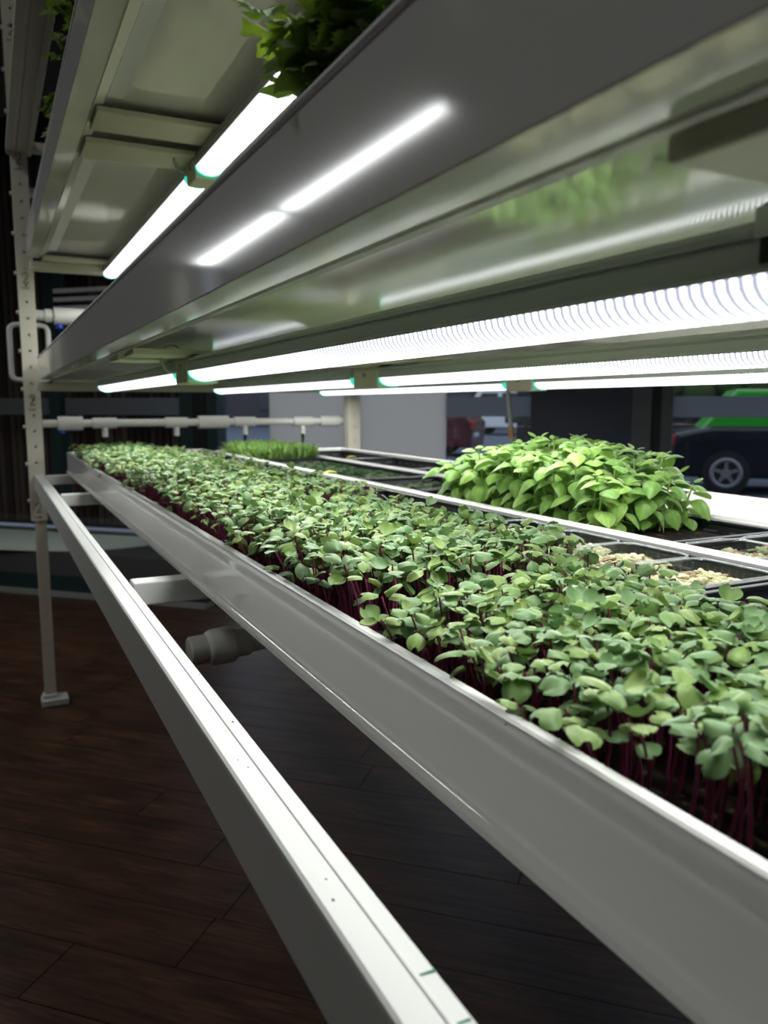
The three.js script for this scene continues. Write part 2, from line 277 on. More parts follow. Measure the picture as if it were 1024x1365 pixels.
lamp('lit LED batten of the middle row, beside the frosted panels', 0.850, 0.090, -3.22, -1.85, under, { mount: 0.16 });
lamp('lit LED batten of the row by the window, the length above the navy panel', 1.420, 0.090, -1.86, -0.30, under);
lamp('lit LED batten of the row by the window, the length before the frosted panels', 1.420, 0.090, -3.50, -2.01, under, { mount: 0.15 });
const upper = 'LED battens under the topmost trough';
lamp('lit LED batten of the top tier, behind the hanging parsley leaves', 0.487, 0.568, -1.90, -0.35, upper);
lamp('lit LED batten of the top tier, running to the far end member', 0.487, 0.568, -3.56, -2.01, upper, { mount: 0.11, loop: true });
lamp('lit LED batten of the top tier, second row in from the parsley', 1.05, 0.568, -1.90, -0.35, upper);
lamp('lit LED batten of the top tier, second row in at the far end', 1.05, 0.568, -3.56, -2.01, upper, { mount: 0.11 });

// ---------------------------------------------------------------- a second rack across the aisle, mirrored in the glossy trough
{
  const r2 = thing('grow_rack', 'second white growing rack across the aisle, facing the first', 'rack');
  for (const [x, z] of [[-0.90, -5.85], [-1.70, -5.85], [-0.90, -2.1], [-1.70, -2.1], [-0.90, 1.15], [-1.70, 1.15]]) part('post', bx(x - 0.03, x + 0.03, 0, 2.5, z - 0.025, z + 0.025), M.cream, r2);
  for (const [Y, z0] of [[1.03, -5.85]]) { part('beam', bx(-0.92, -0.88, EYE + Y - 0.02, EYE + Y + 0.02, z0, 1.15), M.enamel, r2); part('beam', bx(-1.72, -1.68, EYE + Y - 0.02, EYE + Y + 0.02, z0, 1.15), M.enamel, r2); part('shelf', bx(-1.68, -0.92, EYE + Y - 0.006, EYE + Y, z0 + 0.04, 1.1), M.plastic, r2); }
  for (const [Y, z0, z1, w, x = -1.03] of [[1.022, -5.70, -4.03, 'middle shelf, end nearest the window'], [1.022, -3.96, -2.32, 'middle shelf, inner length']]) lamp(`lit LED batten on the rack across the aisle, ${w}`, x, Y, z0, z1, 'LED battens of the second rack');
}

// two square ceiling panels over the aisle light the posts, beams and floor
for (const [x, z, l] of [[-1.5, -2.9, 'lit ceiling panel over the aisle, nearest the window'], [-1.5, -0.6, 'lit ceiling panel over the aisle, behind the viewer']]) {
  const g = thing('ceiling_panel', l, 'light', [x, 4.25, z], 'ceiling panels over the aisle');
  part('frame', merge([bx(-0.33, 0.33, -0.03, 0, -0.63, -0.6), bx(-0.33, 0.33, -0.03, 0, 0.6, 0.63), bx(-0.33, -0.3, -0.03, 0, -0.6, 0.6), bx(0.3, 0.33, -0.03, 0, -0.6, 0.6)]), M.enamel, g);
  part('diffuser', bx(-0.3, 0.3, -0.018, -0.01, -0.6, 0.6), new THREE.MeshStandardMaterial({ color: rgb(240, 240, 240), roughness: 0.6, emissive: new THREE.Color().setRGB(1, 1, 0.98), emissiveIntensity: 1.2 }), g);
  const L = new THREE.RectAreaLight(LAMP_COLOR, 4, 0.58, 1.18); L.name = 'panel_light'; L.position.set(0, -0.035, 0); L.rotation.x = -Math.PI / 2; g.add(L);
}

// ---------------------------------------------------------------- pipes
{
  const p = thing('irrigation_pipe', 'white PVC watering pipe with drippers across the rack end above the seedlings', 'pipe', [0, EYE - 0.078, ZEND - 0.13]);
  const cyl = (x0, x1, r) => new THREE.CylinderGeometry(r, r, x1 - x0, 14).rotateZ(Math.PI / 2).translate((x0 + x1) / 2, 0, 0);
  part('pipe_run', cyl(0.2, 1.58, 0.017), M.pvc, p);
  for (const [a, b, r] of [[0.26, 0.36, 0.031], [0.40, 0.50, 0.024], [0.71, 0.81, 0.024], [0.86, 1.0, 0.030], [1.03, 1.13, 0.024], [1.32, 1.42, 0.024], [1.46, 1.56, 0.028]]) part('coupling', cyl(a, b, r), M.pvc, p);
  for (const x of [0.45, 0.76, 1.08, 1.37]) { const t = part('tee', new THREE.CylinderGeometry(0.014, 0.014, 0.05, 12), M.pvc, p, [x, -0.035, 0]); part('dripper', new THREE.CylinderGeometry(0.009, 0.005, 0.05, 10), M.black, t, [0, -0.045, 0]); }
  part('valve', new THREE.CylinderGeometry(0.013, 0.013, 0.014, 10), M.blue, p, [0.275, -0.034, 0]);
  const q = thing('supply_pipe', 'short thick white PVC pipe with a blue valve beside the loop handle', 'pipe', [0, EYE + 0.375, ZEND - 0.17]);
  part('pipe_run', cyl(0.195, 0.9, 0.022), M.pvc, q); part('coupling', cyl(0.27, 0.5, 0.036), M.pvc, q); part('coupling', cyl(0.235, 0.262, 0.028), M.pvc, q);
  part('valve', new THREE.CylinderGeometry(0.016, 0.016, 0.018, 10), M.blue, q, [0.29, -0.042, 0]);
  const t = thing('supply_pipe', 'white PVC pipe with a blue valve above the topmost trough end', 'pipe', [0, EYE + 0.86, ZEND - 0.13]);
  part('pipe_run', cyl(0.2, 1.2, 0.02), M.pvc, t); part('coupling', cyl(0.25, 0.36, 0.032), M.pvc, t); part('valve', new THREE.CylinderGeometry(0.022, 0.022, 0.03, 10), M.blue, t, [0.30, -0.045, 0]);
  const d = thing('drain_pipe', 'grey-white threaded PVC drain pipe hanging under the radish trough', 'pipe', [0.27, EYE - 0.40, -1.27]);
  const lathe = (pts) => new THREE.LatheGeometry(pts.map(([r, x]) => new THREE.Vector2(r, x)), 24).rotateZ(-Math.PI / 2);
  const th = [[0.0, 0], [0.022, 0]]; for (let i = 0; i < 7; i++) th.push([0.022, 0.004 * i + 0.001], [0.0245, 0.004 * i + 0.003]); th.push([0.0225, 0.031]);
  part('thread', lathe(th), M.pvc, d);
  part('union', lathe([[0.0225, 0.03], [0.027, 0.031], [0.028, 0.034], [0.030, 0.038], [0.0305, 0.07], [0.028, 0.075], [0.024, 0.077], [0.024, 0.10], [0.022, 0.102]]), M.pvc, d);
  part('pipe_run', lathe([[0.0195, 0.10], [0.0195, 0.55], [0, 0.55]]), M.pvc, d);
  part('elbow', tube([[0.54, 0, 0], [0.565, 0.008, 0], [0.573, 0.04, 0], [0.573, 0.118, 0]], 0.0215, 20, 14), M.pvc, d);
  d.rotation.y = 0.02; d.rotation.z = 0.05;
}
// three white louvre slats on the far wall
{ const s = thing('louvre', 'three white horizontal louvre slats on the dark window wall', 'louvre'); for (let i = 0; i < 3; i++) part('slat', rb(-4.13, -3.50, 2.115 - i * 0.062, 2.145 - i * 0.062, WV - 0.06, WV - 0.035), M.matteWhite, s); for (const u of [-4.10, -3.53]) part('side_bar', rb(u - 0.01, u + 0.01, 1.98, 2.15, WV - 0.035, WV + 0.02), M.black, s); }
// leaning stake by the window
{ const s = thing('wooden_stake', 'thin pale pole leaning by the window with an amber band', 'pole'); const [x0, z0] = room(-0.80, WV - 0.35), [x1, z1] = room(-0.60, WV - 0.25); const g = (a, b) => tube([0, 1].map((k) => { const t = a + (b - a) * k; return [x0 + (x1 - x0) * t, 2.1 - 2.1 * t, z0 + (z1 - z0) * t]; }), 0.014, 2, 8);
  part('shaft', g(0, 1), M.pvc, s); part('amber_band', tube([0.44, 0.475].map((t) => [x0 + (x1 - x0) * t, 2.1 - 2.1 * t, z0 + (z1 - z0) * t]), 0.017, 2, 8), std(rgb(232, 178, 112), 0.6), s); }
// ---------------------------------------------------------------- black seed trays
function seedTray(label, x0, x1, z0, z1, yTop, group, h = 0.055) {
  const W = x1 - x0, D = z1 - z0, g = thing('seed_tray', label, 'tray', [(x0 + x1) / 2, EYE + yTop - h, (z0 + z1) / 2], group), t = 0.0025, k = 0.008;
  const wall = (along, sx) => { const s = new THREE.Shape(); const e = sx; s.moveTo(-e * k, 0); s.lineTo(0, h - 0.004); s.lineTo(-e * t, h - 0.004); s.lineTo(-e * (k + t), 0); const q = new THREE.ExtrudeGeometry(s, { depth: along, bevelEnabled: false }).translate(0, 0, -along / 2); return q; };
  const walls = [wall(D, 1).translate(W / 2, 0, 0), wall(D, -1).translate(-W / 2, 0, 0), wall(W, 1).rotateY(-Math.PI / 2).translate(0, 0, D / 2), wall(W, -1).rotateY(-Math.PI / 2).translate(0, 0, -D / 2), bx(-W / 2 + k, W / 2 - k, 0, t, -D / 2 + k, D / 2 - k)];
  part('shell', merge(walls), M.blackTray, g);
  part('rim', merge([rbx(-W / 2 - 0.001, -W / 2 + 0.008, h - 0.006, h, -D / 2, D / 2, 0.0015), rbx(W / 2 - 0.008, W / 2 + 0.001, h - 0.006, h, -D / 2, D / 2, 0.0015), rbx(-W / 2, W / 2, h - 0.006, h, -D / 2 - 0.001, -D / 2 + 0.008, 0.0015), rbx(-W / 2, W / 2, h - 0.006, h, D / 2 - 0.008, D / 2 + 0.001, 0.0015)]), M.blackTray, g);
  const slots = []; for (let z = -D / 2 + 0.04; z < D / 2 - 0.03; z += 0.055) { slots.push(bx(W / 2 - 0.008, W / 2 - 0.0055, h - 0.021, h - 0.018, z - 0.014, z + 0.014)); slots.push(bx(W / 2 - 0.0075, W / 2 - 0.006, 0.008, h - 0.024, z + 0.022, z + 0.0245)); }
  for (let x = -W / 2 + 0.035; x < W / 2 - 0.03; x += 0.05) slots.push(bx(x - 0.012, x + 0.012, h - 0.021, h - 0.018, -D / 2 + 0.0055, -D / 2 + 0.008));
  part('moulded_ribs', merge(slots), M.traySlot, g);
  return g;
}
const soilTex = texture(256, 256, (u, v) => { const a = nA(u * 64, v * 64), b = nB(u * 28, v * 28), k = 14 + 40 * a * b + (a > 0.82 ? 36 : 0); return [k * 1.1, k * 0.9, k * 0.72].map(Math.round); });
M.soil = phys(new THREE.Color(1, 1, 1), 1.0, { specularIntensity: 0.15, map: soilTex, bumpMap: soilTex, bumpScale: 0.006 });
function soil(tray, W, D, y) { part('soil', bx(-W / 2 + 0.006, W / 2 - 0.006, 0.004, y, -D / 2 + 0.006, D / 2 - 0.006), M.soil, tray); }
const TRAY_Z = []; for (let k = 0; k < 7; k++) TRAY_Z.push([-0.615 - 0.545 * k, -0.615 - 0.545 * k + 0.535]);
const TRAY_TOP = L1 - 0.012;
const radishTrays = [[-0.615, -0.08], [-1.165, -0.63], [-1.715, -1.18], [-2.265, -1.73], [-2.815, -2.28], [-3.365, -2.83]];
radishTrays.forEach(([z0, z1], i) => { const t = seedTray('black plastic seed tray thick with radish seedlings', 0.292, 0.574, z0, z1, TRAY_TOP, 'black trays of radish seedlings'); soil(t, 0.282, z1 - z0, 0.034); });

// ---------------------------------------------------------------- radish seedlings
function leafGrid(nu, nv, f) {                                        // f(s along, t across) -> [x across, y up, z along, colour]
  const pos = [], uv = [], col = [], idx = [];
  for (let j = 0; j <= nv; j++) for (let i = 0; i <= nu; i++) { const s = j / nv, t = i / nu * 2 - 1, p = f(s, t); pos.push(p[0], p[1], p[2]); uv.push(i / nu, s); const c = p[3] ?? 1; col.push(c, c, c); }
  for (let j = 0; j < nv; j++) for (let i = 0; i < nu; i++) { const a = j * (nu + 1) + i, b = a + nu + 1; idx.push(a, b, a + 1, a + 1, b, b + 1); }
  const g = new THREE.BufferGeometry(); g.setAttribute('position', new THREE.Float32BufferAttribute(pos, 3)); g.setAttribute('uv', new THREE.Float32BufferAttribute(uv, 2)); g.setAttribute('color', new THREE.Float32BufferAttribute(col, 3)); g.setIndex(idx); g.computeVertexNormals(); return g;
}
// heart shaped cotyledon: narrow base, broad notched tip, folded a little along the midrib
function cotyledon(len, wid, fold, droop, notch, twist) {
  return leafGrid(6, 6, (s, t) => {
    const w = wid * (0.10 + 0.90 * Math.pow(Math.sin(Math.PI * Math.min(1, 0.06 + s * 0.80)), 0.8)) * (s > 0.8 ? 1 - (s - 0.8) * 1.5 : 1);
    const tip = len * (s - notch * Math.exp(-(t * t) / 0.10) * s * s * s), x = t * w, curl = -droop * len * s * s - fold * wid * t * t * 0.55 + 0.10 * wid * Math.sin(3 * s + 2 * t + twist);
    return [x, curl + Math.abs(t) * fold * wid * 0.25, 0.004 + tip, 1 + 0.30 * Math.exp(-(t * t) / 0.012) * (1 - s * 0.6)];
  });
}
const coty = [cotyledon(0.0145, 0.0084, 0.9, 0.35, 0.22, 0), cotyledon(0.0155, 0.0092, 1.4, 0.10, 0.18, 1), cotyledon(0.0130, 0.0076, 0.5, 0.60, 0.24, 2), cotyledon(0.0165, 0.0090, 1.1, 0.50, 0.16, 4), cotyledon(0.0140, 0.0088, -0.8, -0.15, 0.20, 3)];
M.leaf = [[0.125, 0.220, 0.055], [0.095, 0.185, 0.055], [0.150, 0.240, 0.050], [0.110, 0.200, 0.070], [0.180, 0.260, 0.065]].map((c) => phys(new THREE.Color().setRGB(...c), 0.85, { vertexColors: true, transmission: 0.28, thickness: 0, ior: 1.4, clearcoat: 0.4, clearcoatRoughness: 0.38 }));
M.stem = [[0.16, 0.016, 0.060], [0.20, 0.026, 0.075], [0.12, 0.012, 0.042]].map((c) => std(new THREE.Color().setRGB(...c), 0.5));
const stemGeo = (() => { const g = new THREE.CylinderGeometry(0.0009, 0.0012, 1, 5, 4, true).translate(0, 0.5, 0), p = g.attributes.position; for (let i = 0; i < p.count; i++) { const y = p.getY(i); p.setX(i, p.getX(i) + 0.0045 * Math.sin(y * 3.1)); } g.computeVertexNormals(); return g; })();
const fw = new THREE.Vector3(0, 0, -1).applyEuler(camera.rotation), toCam = new THREE.Matrix4();
camera.updateMatrixWorld(true); toCam.copy(camera.matrixWorld).invert();
const inFrame = (p) => { const q = p.clone().applyMatrix4(toCam); return q.z < -0.15 && Math.abs(q.x / -q.z) < 0.53 && Math.abs(q.y / -q.z) < 0.70; };
{
  const R = rng(42), plants = [], base = EYE + TRAY_TOP - 0.021;
  radishTrays.forEach(([z0, z1], k) => {
    const top = [0.066, 0.082, 0.088, 0.085, 0.080, 0.070][k], pitch = k < 2 ? 0.0116 : 0.013;
    for (let x = 0.302; x < 0.566; x += pitch) for (let z = z0 + 0.012; z < z1 - 0.01; z += pitch) {
      const px = x + (R() - 0.5) * 0.012, pz = z + (R() - 0.5) * 0.012;
      const dx = Math.min(px - 0.297, 0.569 - px), dz = Math.min(pz - z0, z1 - pz), edge = Math.min(dx, dz * 1.2), bump = nA(px * 24 + 5, pz * 24) - 0.5, r = R();
      if (k === 5 && pz < -3.24 && R() < 0.75) continue;
      if (px < 0.318 && pz > -0.30) continue;
      if (k === 0 && pz > -0.33 && px < 0.36 && R() < 0.35) continue;
      let h = top * (0.86 + 0.20 * r + 0.24 * bump) * (edge < 0.016 ? 0.70 + 0.3 * R() : edge < 0.032 ? 0.86 + 0.14 * R() : 1) * (R() < 0.10 ? 0.68 : 1);
      if (k === 0 && pz > -0.36) h *= 0.90;
      const out = Math.max(0, 0.03 - edge) / 0.03, lx = (dx < dz ? Math.sign(px - 0.43) : 0) * out * 0.34 * R(), lz = (dz < dx ? Math.sign(pz - (z0 + z1) / 2) : 0) * out * 0.30 * R();
      plants.push({ p: new THREE.Vector3(px, base, pz), h, tilt: [lz + (R() - 0.5) * 0.22, R() * Math.PI * 2, -lx - (R() - 0.5) * 0.22], yaw: R() * Math.PI * 2, a: [0.10 + (R() - 0.5) * 1.3, 0.10 + (R() - 0.5) * 1.3], v: [Math.floor(R() * 5), Math.floor(R() * 5)], c: Math.floor(R() * 5), sc: 0.76 + 0.40 * R(), s: Math.floor(R() * 3), roll: [(R() - 0.5) * 0.8, (R() - 0.5) * 0.8] });
    }
  });
  const eye = camera.position;
  for (const q of plants) { const tip = q.p.clone(); tip.y += q.h; q.d = inFrame(tip) ? tip.distanceTo(eye) + (0.0) : 99; }
  plants.sort((a, b) => a.d - b.d);
  const stemM = (q) => new THREE.Matrix4().compose(q.p, new THREE.Quaternion().setFromEuler(new THREE.Euler(q.tilt[0], 0, q.tilt[2])), new THREE.Vector3(1, q.h, 1));
  const headQ = new THREE.Quaternion(), e = new THREE.Euler();
  const leafM = (q, i) => { const up = new THREE.Vector3(0.0045 * Math.sin(3.1), q.h, 0).applyEuler(e.set(q.tilt[0], 0, q.tilt[2])); headQ.setFromEuler(e.set(-q.a[i], q.yaw + i * Math.PI, q.roll[i], 'YXZ')); return new THREE.Matrix4().compose(up.add(q.p), headQ, new THREE.Vector3(q.sc, q.sc, q.sc)); };
  plants.slice(0, 300).forEach((q) => {
    const t = thing('radish_seedling', 'single radish seedling with heart-shaped green leaves on a purple stem', 'seedling', q.p.toArray(), 'radish seedlings in the black trays');
    const inv = new THREE.Matrix4().makeTranslation(-q.p.x, -q.p.y, -q.p.z), add = (n, g, m, mat4) => { const o = part(n, g, m, t); inv.clone().multiply(mat4).decompose(o.position, o.quaternion, o.scale); };
    add('stem', stemGeo, M.stem[q.s], stemM(q)); for (const i of [0, 1]) add('leaf', coty[q.v[i]], M.leaf[q.c], leafM(q, i));
  });
  const rest = plants.slice(300), G = thing('radish_seedling_mass', 'dense green mass of radish seedlings filling the long row of trays', 'seedlings'); G.userData.kind = 'stuff';
  for (let s = 0; s < 3; s++) { const l = rest.filter((q) => q.s === s), im = new THREE.InstancedMesh(stemGeo, M.stem[s], l.length); im.name = 'stems'; l.forEach((q, i) => im.setMatrixAt(i, stemM(q))); G.add(im); }
  for (let c = 0; c < 5; c++) for (let v = 0; v < 5; v++) { const l = []; for (const q of rest) if (q.c === c) for (const i of [0, 1]) if (q.v[i] === v) l.push(leafM(q, i)); const im = new THREE.InstancedMesh(coty[v], M.leaf[c], l.length); im.name = 'leaves'; l.forEach((m, i) => im.setMatrixAt(i, m)); G.add(im); }
}
// tall yellowish sprouts at the far end of the radish row
function sprouts(name, label, x0, x1, z0, z1, y, n, h, mats, geo, seed, parent, lean = 0.35) {
  const R = rng(seed), per = mats.map(() => []), m = new THREE.Matrix4(), q = new THREE.Quaternion(), e = new THREE.Euler();
  for (let i = 0; i < n; i++) { const s = h * (0.6 + 0.6 * R()); per[Math.floor(R() * mats.length)].push(new THREE.Matrix4().compose(new THREE.Vector3(x0 + (x1 - x0) * R(), y, z0 + (z1 - z0) * R()), q.setFromEuler(e.set((R() - 0.5) * 2 * lean, R() * 6.28, (R() - 0.5) * 2 * lean)), new THREE.Vector3(s, s, s)).clone()); }
  const root = parent ?? thing(name, label, 'seedlings'); if (!parent) root.userData.kind = 'stuff';
  per.forEach((l, k) => { const im = new THREE.InstancedMesh(geo, mats[k], Math.max(1, l.length)); im.name = parent ? name : 'blades'; if (parent) im.userData.kind = 'stuff'; l.forEach((x, i) => im.setMatrixAt(i, x)); root.add(im); });
  return root;
}
const leafMat = (r, g, b, o = {}) => phys(new THREE.Color().setRGB(r, g, b), 0.85, { transmission: 0.25, thickness: 0, ior: 1.4, ...o });
const bladeGeo = merge([0, 1, 2].map((k) => leafGrid(2, 4, (s, t) => [t * 0.10 * Math.sin(Math.PI * Math.min(0.96, 0.15 + s * 0.82)), s * (0.9 - 0.1 * k), 0.25 * s * s * (k + 0.4), 1]).rotateY(k * 2.1)));
const tuftGeo = merge([0, 1, 2, 3].map((k) => leafGrid(3, 3, (s, t) => [t * 0.24 * Math.sin(Math.PI * Math.min(0.97, 0.12 + s * 0.82)), 0.45 + 0.25 * s - 0.3 * s * s - 0.12 * t * t, 0.6 * s, 1]).rotateY(k * 1.6 + 0.3)).concat([new THREE.CylinderGeometry(0.03, 0.04, 0.5, 4).translate(0, 0.25, 0)]));
sprouts('yellow_sprout_patch', 'pale yellow-green thin sprouts at the post end of the radish row', 0.31, 0.50, -3.36, -3.27, EYE + TRAY_TOP - 0.02, 130, 0.045, [leafMat(0.36, 0.38, 0.10), leafMat(0.30, 0.36, 0.09), leafMat(0.42, 0.36, 0.14)], tuftGeo, 91);

// ---------------------------------------------------------------- the other trays, punnets and their contents
const backTrays = [[-0.60, -0.07], [-1.14, -0.61], [-1.68, -1.15], [-2.22, -1.69], [-2.76, -2.23], [-3.30, -2.77]];
backTrays.forEach(([z0, z1], i) => { const t = seedTray(['black seed tray behind the radish, beyond the clear punnets', 'black seed tray behind the radish holding clear plastic punnets', 'empty black seed tray beside the basil, behind the radish', 'black seed tray behind the radish with a yellow leaf by it', 'black seed tray behind the radish, next to dark seedlings', 'black seed tray behind the radish, next to the bright grass-like shoots'][i], 0.582, 0.840, z0, z1, L1 - 0.006, null); if (i > 1) soil(t, 0.258, z1 - z0, 0.018); });
const midTrays = [[-0.82, -0.29, 'black seed tray in the basil trough holding clear punnets'], [-1.62, -0.835, 'long black tray planted with bushy basil'], [-1.93, -1.64, 'short black tray of sparse seedlings behind the basil'], [-2.78, -1.95, 'black tray of small dark green seedlings'], [-3.36, -2.80, 'black tray of bright green grass-like shoots']];
const mids = midTrays.map(([z0, z1, l], i) => { const t = seedTray(l, 0.870, 1.120, z0, z1, L1 - 0.004, null); if (i) soil(t, 0.25, z1 - z0, 0.036); return t; });
[[-3.32, -2.80, 'black tray in the window-side trough at its far end'], [-2.78, -2.26, 'black tray in the window-side trough, second from the far end'], [-2.24, -1.72, 'black tray in the window-side trough, the one reaching the basil']].forEach(([z0, z1, l]) => { const t = seedTray(l, 1.152, 1.426, z0, z1, L1 - 0.010, null); soil(t, 0.274, z1 - z0, 0.024); });
sprouts('shoot_patch', 'bright green grass-like shoots in the far black tray', 0.885, 1.105, -3.33, -2.83, EYE + L1 - 0.022, 1700, 0.070, [leafMat(0.17, 0.30, 0.06), leafMat(0.22, 0.36, 0.08), leafMat(0.12, 0.24, 0.05)], bladeGeo, 92);
sprouts('dark_seedling_patch', 'small dark green seedlings covering a black tray', 0.885, 1.105, -2.75, -1.98, EYE + L1 - 0.028, 900, 0.026, [[0.022, 0.045, 0.02], [0.035, 0.065, 0.025], [0.075, 0.10, 0.055], [0.012, 0.02, 0.012]].map((c) => phys(new THREE.Color().setRGB(...c), 1, { specularIntensity: 0.2 })), tuftGeo, 93);
sprouts('sparse_seedling_patch', 'thin grey-green seedlings in the short black tray behind the basil', 0.885, 1.105, -1.91, -1.66, EYE + L1 - 0.028, 160, 0.022, [[0.04, 0.07, 0.03], [0.09, 0.11, 0.07]].map((c) => phys(new THREE.Color().setRGB(...c), 1, { specularIntensity: 0.2 })), tuftGeo, 94);
M.clearRim = phys(rgb(236, 240, 242), 0.10, { transmission: 0.8, thickness: 0 });
function punnet(label, x, z, y, W, D, mats, seed, n, group) {
  const h = 0.052, g = thing('clear_punnet', label, 'punnet', [x, EYE + y, z], group), wl = [];
  const ring = (hw, hd, yy, r) => { const o = []; for (const [sx, sz, a0] of [[1, 1, 0], [-1, 1, 1], [-1, -1, 2], [1, -1, 3]]) for (let k = 0; k <= 4; k++) { const a = (a0 + k / 4) * Math.PI / 2; o.push([sx * (hw - r) + Math.cos(a) * r, yy, sz * (hd - r) + Math.sin(a) * r]); } return o; };
  const loft = (rings) => { const pos = [], idx = [], n2 = rings[0].length; rings.forEach((r) => r.forEach((p) => pos.push(...p))); for (let j = 0; j < rings.length - 1; j++) for (let i = 0; i < n2; i++) { const a = j * n2 + i, b = j * n2 + (i + 1) % n2; idx.push(a, a + n2, b, b, a + n2, b + n2); } const q = new THREE.BufferGeometry(); q.setAttribute('position', new THREE.Float32BufferAttribute(pos, 3)); q.setIndex(idx); q.computeVertexNormals(); return q; };
  part('tub', loft([ring(W / 2 - 0.010, D / 2 - 0.010, 0, 0.014), ring(W / 2 - 0.004, D / 2 - 0.004, h - 0.004, 0.018), ring(W / 2 - 0.003, D / 2 - 0.003, h, 0.018)]), M.clear, g);
  const rr = ring(W / 2, D / 2, h, 0.02).map((p) => new THREE.Vector3(...p));
  part('rim', new THREE.TubeGeometry(new THREE.CatmullRomCurve3(rr, true, 'catmullrom', 0.1), 64, 0.0014, 5, true), M.clearRim, g);
  const ribs = []; for (let xx = -W / 2 + 0.02; xx < W / 2 - 0.015; xx += 0.011) for (const s of [-1, 1]) ribs.push(bx(xx - 0.0008, xx + 0.0008, 0.004, h - 0.004, s * (D / 2 - 0.0065) - 0.0008, s * (D / 2 - 0.0065) + 0.0008)); for (let zz = -D / 2 + 0.02; zz < D / 2 - 0.015; zz += 0.011) for (const s of [-1, 1]) ribs.push(bx(s * (W / 2 - 0.0065) - 0.0008, s * (W / 2 - 0.0065) + 0.0008, 0.004, h - 0.004, zz - 0.0008, zz + 0.0008));
  part('ribs', merge(ribs), M.clear, g);
  part('seed_mat', rbx(-W / 2 + 0.012, W / 2 - 0.012, 0.001, 0.030, -D / 2 + 0.012, D / 2 - 0.012, 0.004), M.seedMat, g);
  sprouts('sprouts', '', -W / 2 + 0.016, W / 2 - 0.016, -D / 2 + 0.016, D / 2 - 0.016, 0.028, n, 0.022, mats, tuftGeo, seed, g, 0.5);
}
const matTex = texture(128, 128, (u, v) => { const a = nC(u * 60, v * 60), b = nB(u * 24, v * 24); const k = 90 + 120 * a * (0.5 + b * 0.5); return [k, k * 0.92, k * 0.72].map(Math.round); });
M.seedMat = std(new THREE.Color(1, 1, 1), 0.9, { map: matTex, bumpMap: matTex, bumpScale: 0.004 });
const pale = [leafMat(0.52, 0.50, 0.30), leafMat(0.38, 0.38, 0.18), leafMat(0.24, 0.17, 0.08)], dusky = [leafMat(0.24, 0.26, 0.12), leafMat(0.20, 0.13, 0.07), leafMat(0.34, 0.32, 0.20)];
[[-0.68, 'clear ribbed punnet of pale sprouts beside the black tray edge'], [-0.81, 'clear ribbed punnet of pale sprouts between two others'], [-0.94, 'clear ribbed punnet of pale sprouts, nearest the basil leaves'], [-1.07, 'clear punnet at the end of the punnet row behind the radish']].forEach(([z, l], i) => punnet(l, 0.722, z, L1 - 0.058, 0.215, 0.122, pale, 120 + i, 240, 'clear punnets behind the radish'));
[[-0.445, 0.93], [-0.445, 1.045], [-0.61, 0.93], [-0.61, 1.045], [-0.755, 0.93], [-0.755, 1.045]].forEach(([z, x], i) => punnet(x < 1 ? 'clear punnet of brownish sprouts in the basil trough, on the radish side' : 'clear punnet of brownish sprouts in the basil trough, on the window side', x, z, L1 - 0.056, 0.11, i < 2 ? 0.16 : 0.13, dusky, 140 + i, 170, 'clear punnets in the basil trough'));
const fallen = leafGrid(4, 5, (s, t) => [t * 0.016 * Math.sin(Math.PI * Math.min(0.97, 0.1 + s * 0.85)), 0.004 * Math.sin(s * 3) + 0.003 * t * t, 0.035 * s]);
for (const [x, z, y, l] of [[0.845, -2.10, 0.0005, 'fallen yellow leaf lying on a trough edge behind the radish'], [1.20, -2.75, -0.004, 'fallen yellow leaf on a black tray in the window-side trough']]) { const o = new THREE.Mesh(fallen, leafMat(0.72, 0.66, 0.08)); o.name = numbered('fallen_leaf'); o.position.set(x, EYE + L1 + y, z); o.rotation.y = 1.2; scene.add(o); tag(o, l, 'leaf'); }

// ---------------------------------------------------------------- basil
function basilLeaf(len, wid, dome, droop) {
  return leafGrid(8, 8, (s, t) => {
    const w = wid * Math.pow(Math.sin(Math.PI * Math.pow(Math.min(0.995, 0.015 + s * 0.98), 0.82)), 0.72), x = t * w, a = Math.abs(t);
    const y = dome * len * (Math.sin(Math.PI * Math.min(1, s * 1.02)) * (1 - t * t * 0.9)) - droop * len * s * s - 0.06 * len * Math.exp(-(t * t) / 0.02) * Math.sin(Math.PI * s) + 0.012 * len * Math.cos((s * 5 - a * 2) * Math.PI * 1.3) * a * (1 - a);
    return [x, y, 0.006 + len * s, 1 + 0.28 * Math.exp(-(t * t) / 0.006) + 0.10 * Math.cos((s * 5 - a * 2) * Math.PI * 1.3) * a];
  });
}
const basilGeo = [basilLeaf(0.037, 0.0158, 0.20, 0.30), basilLeaf(0.042, 0.0178, 0.24, 0.42), basilLeaf(0.032, 0.0142, 0.17, 0.18), basilLeaf(0.039, 0.0165, 0.28, 0.52), basilLeaf(0.022, 0.0088, 0.12, 0.05)];
M.basil = [[0.170, 0.330, 0.045], [0.215, 0.385, 0.058], [0.135, 0.285, 0.038], [0.250, 0.420, 0.075]].map((c) => phys(new THREE.Color().setRGB(...c), 0.85, { vertexColors: true, transmission: 0.30, thickness: 0, ior: 1.42, clearcoat: 0.5, clearcoatRoughness: 0.30 }));
M.basilStem = std(new THREE.Color().setRGB(0.20, 0.33, 0.07), 0.5);
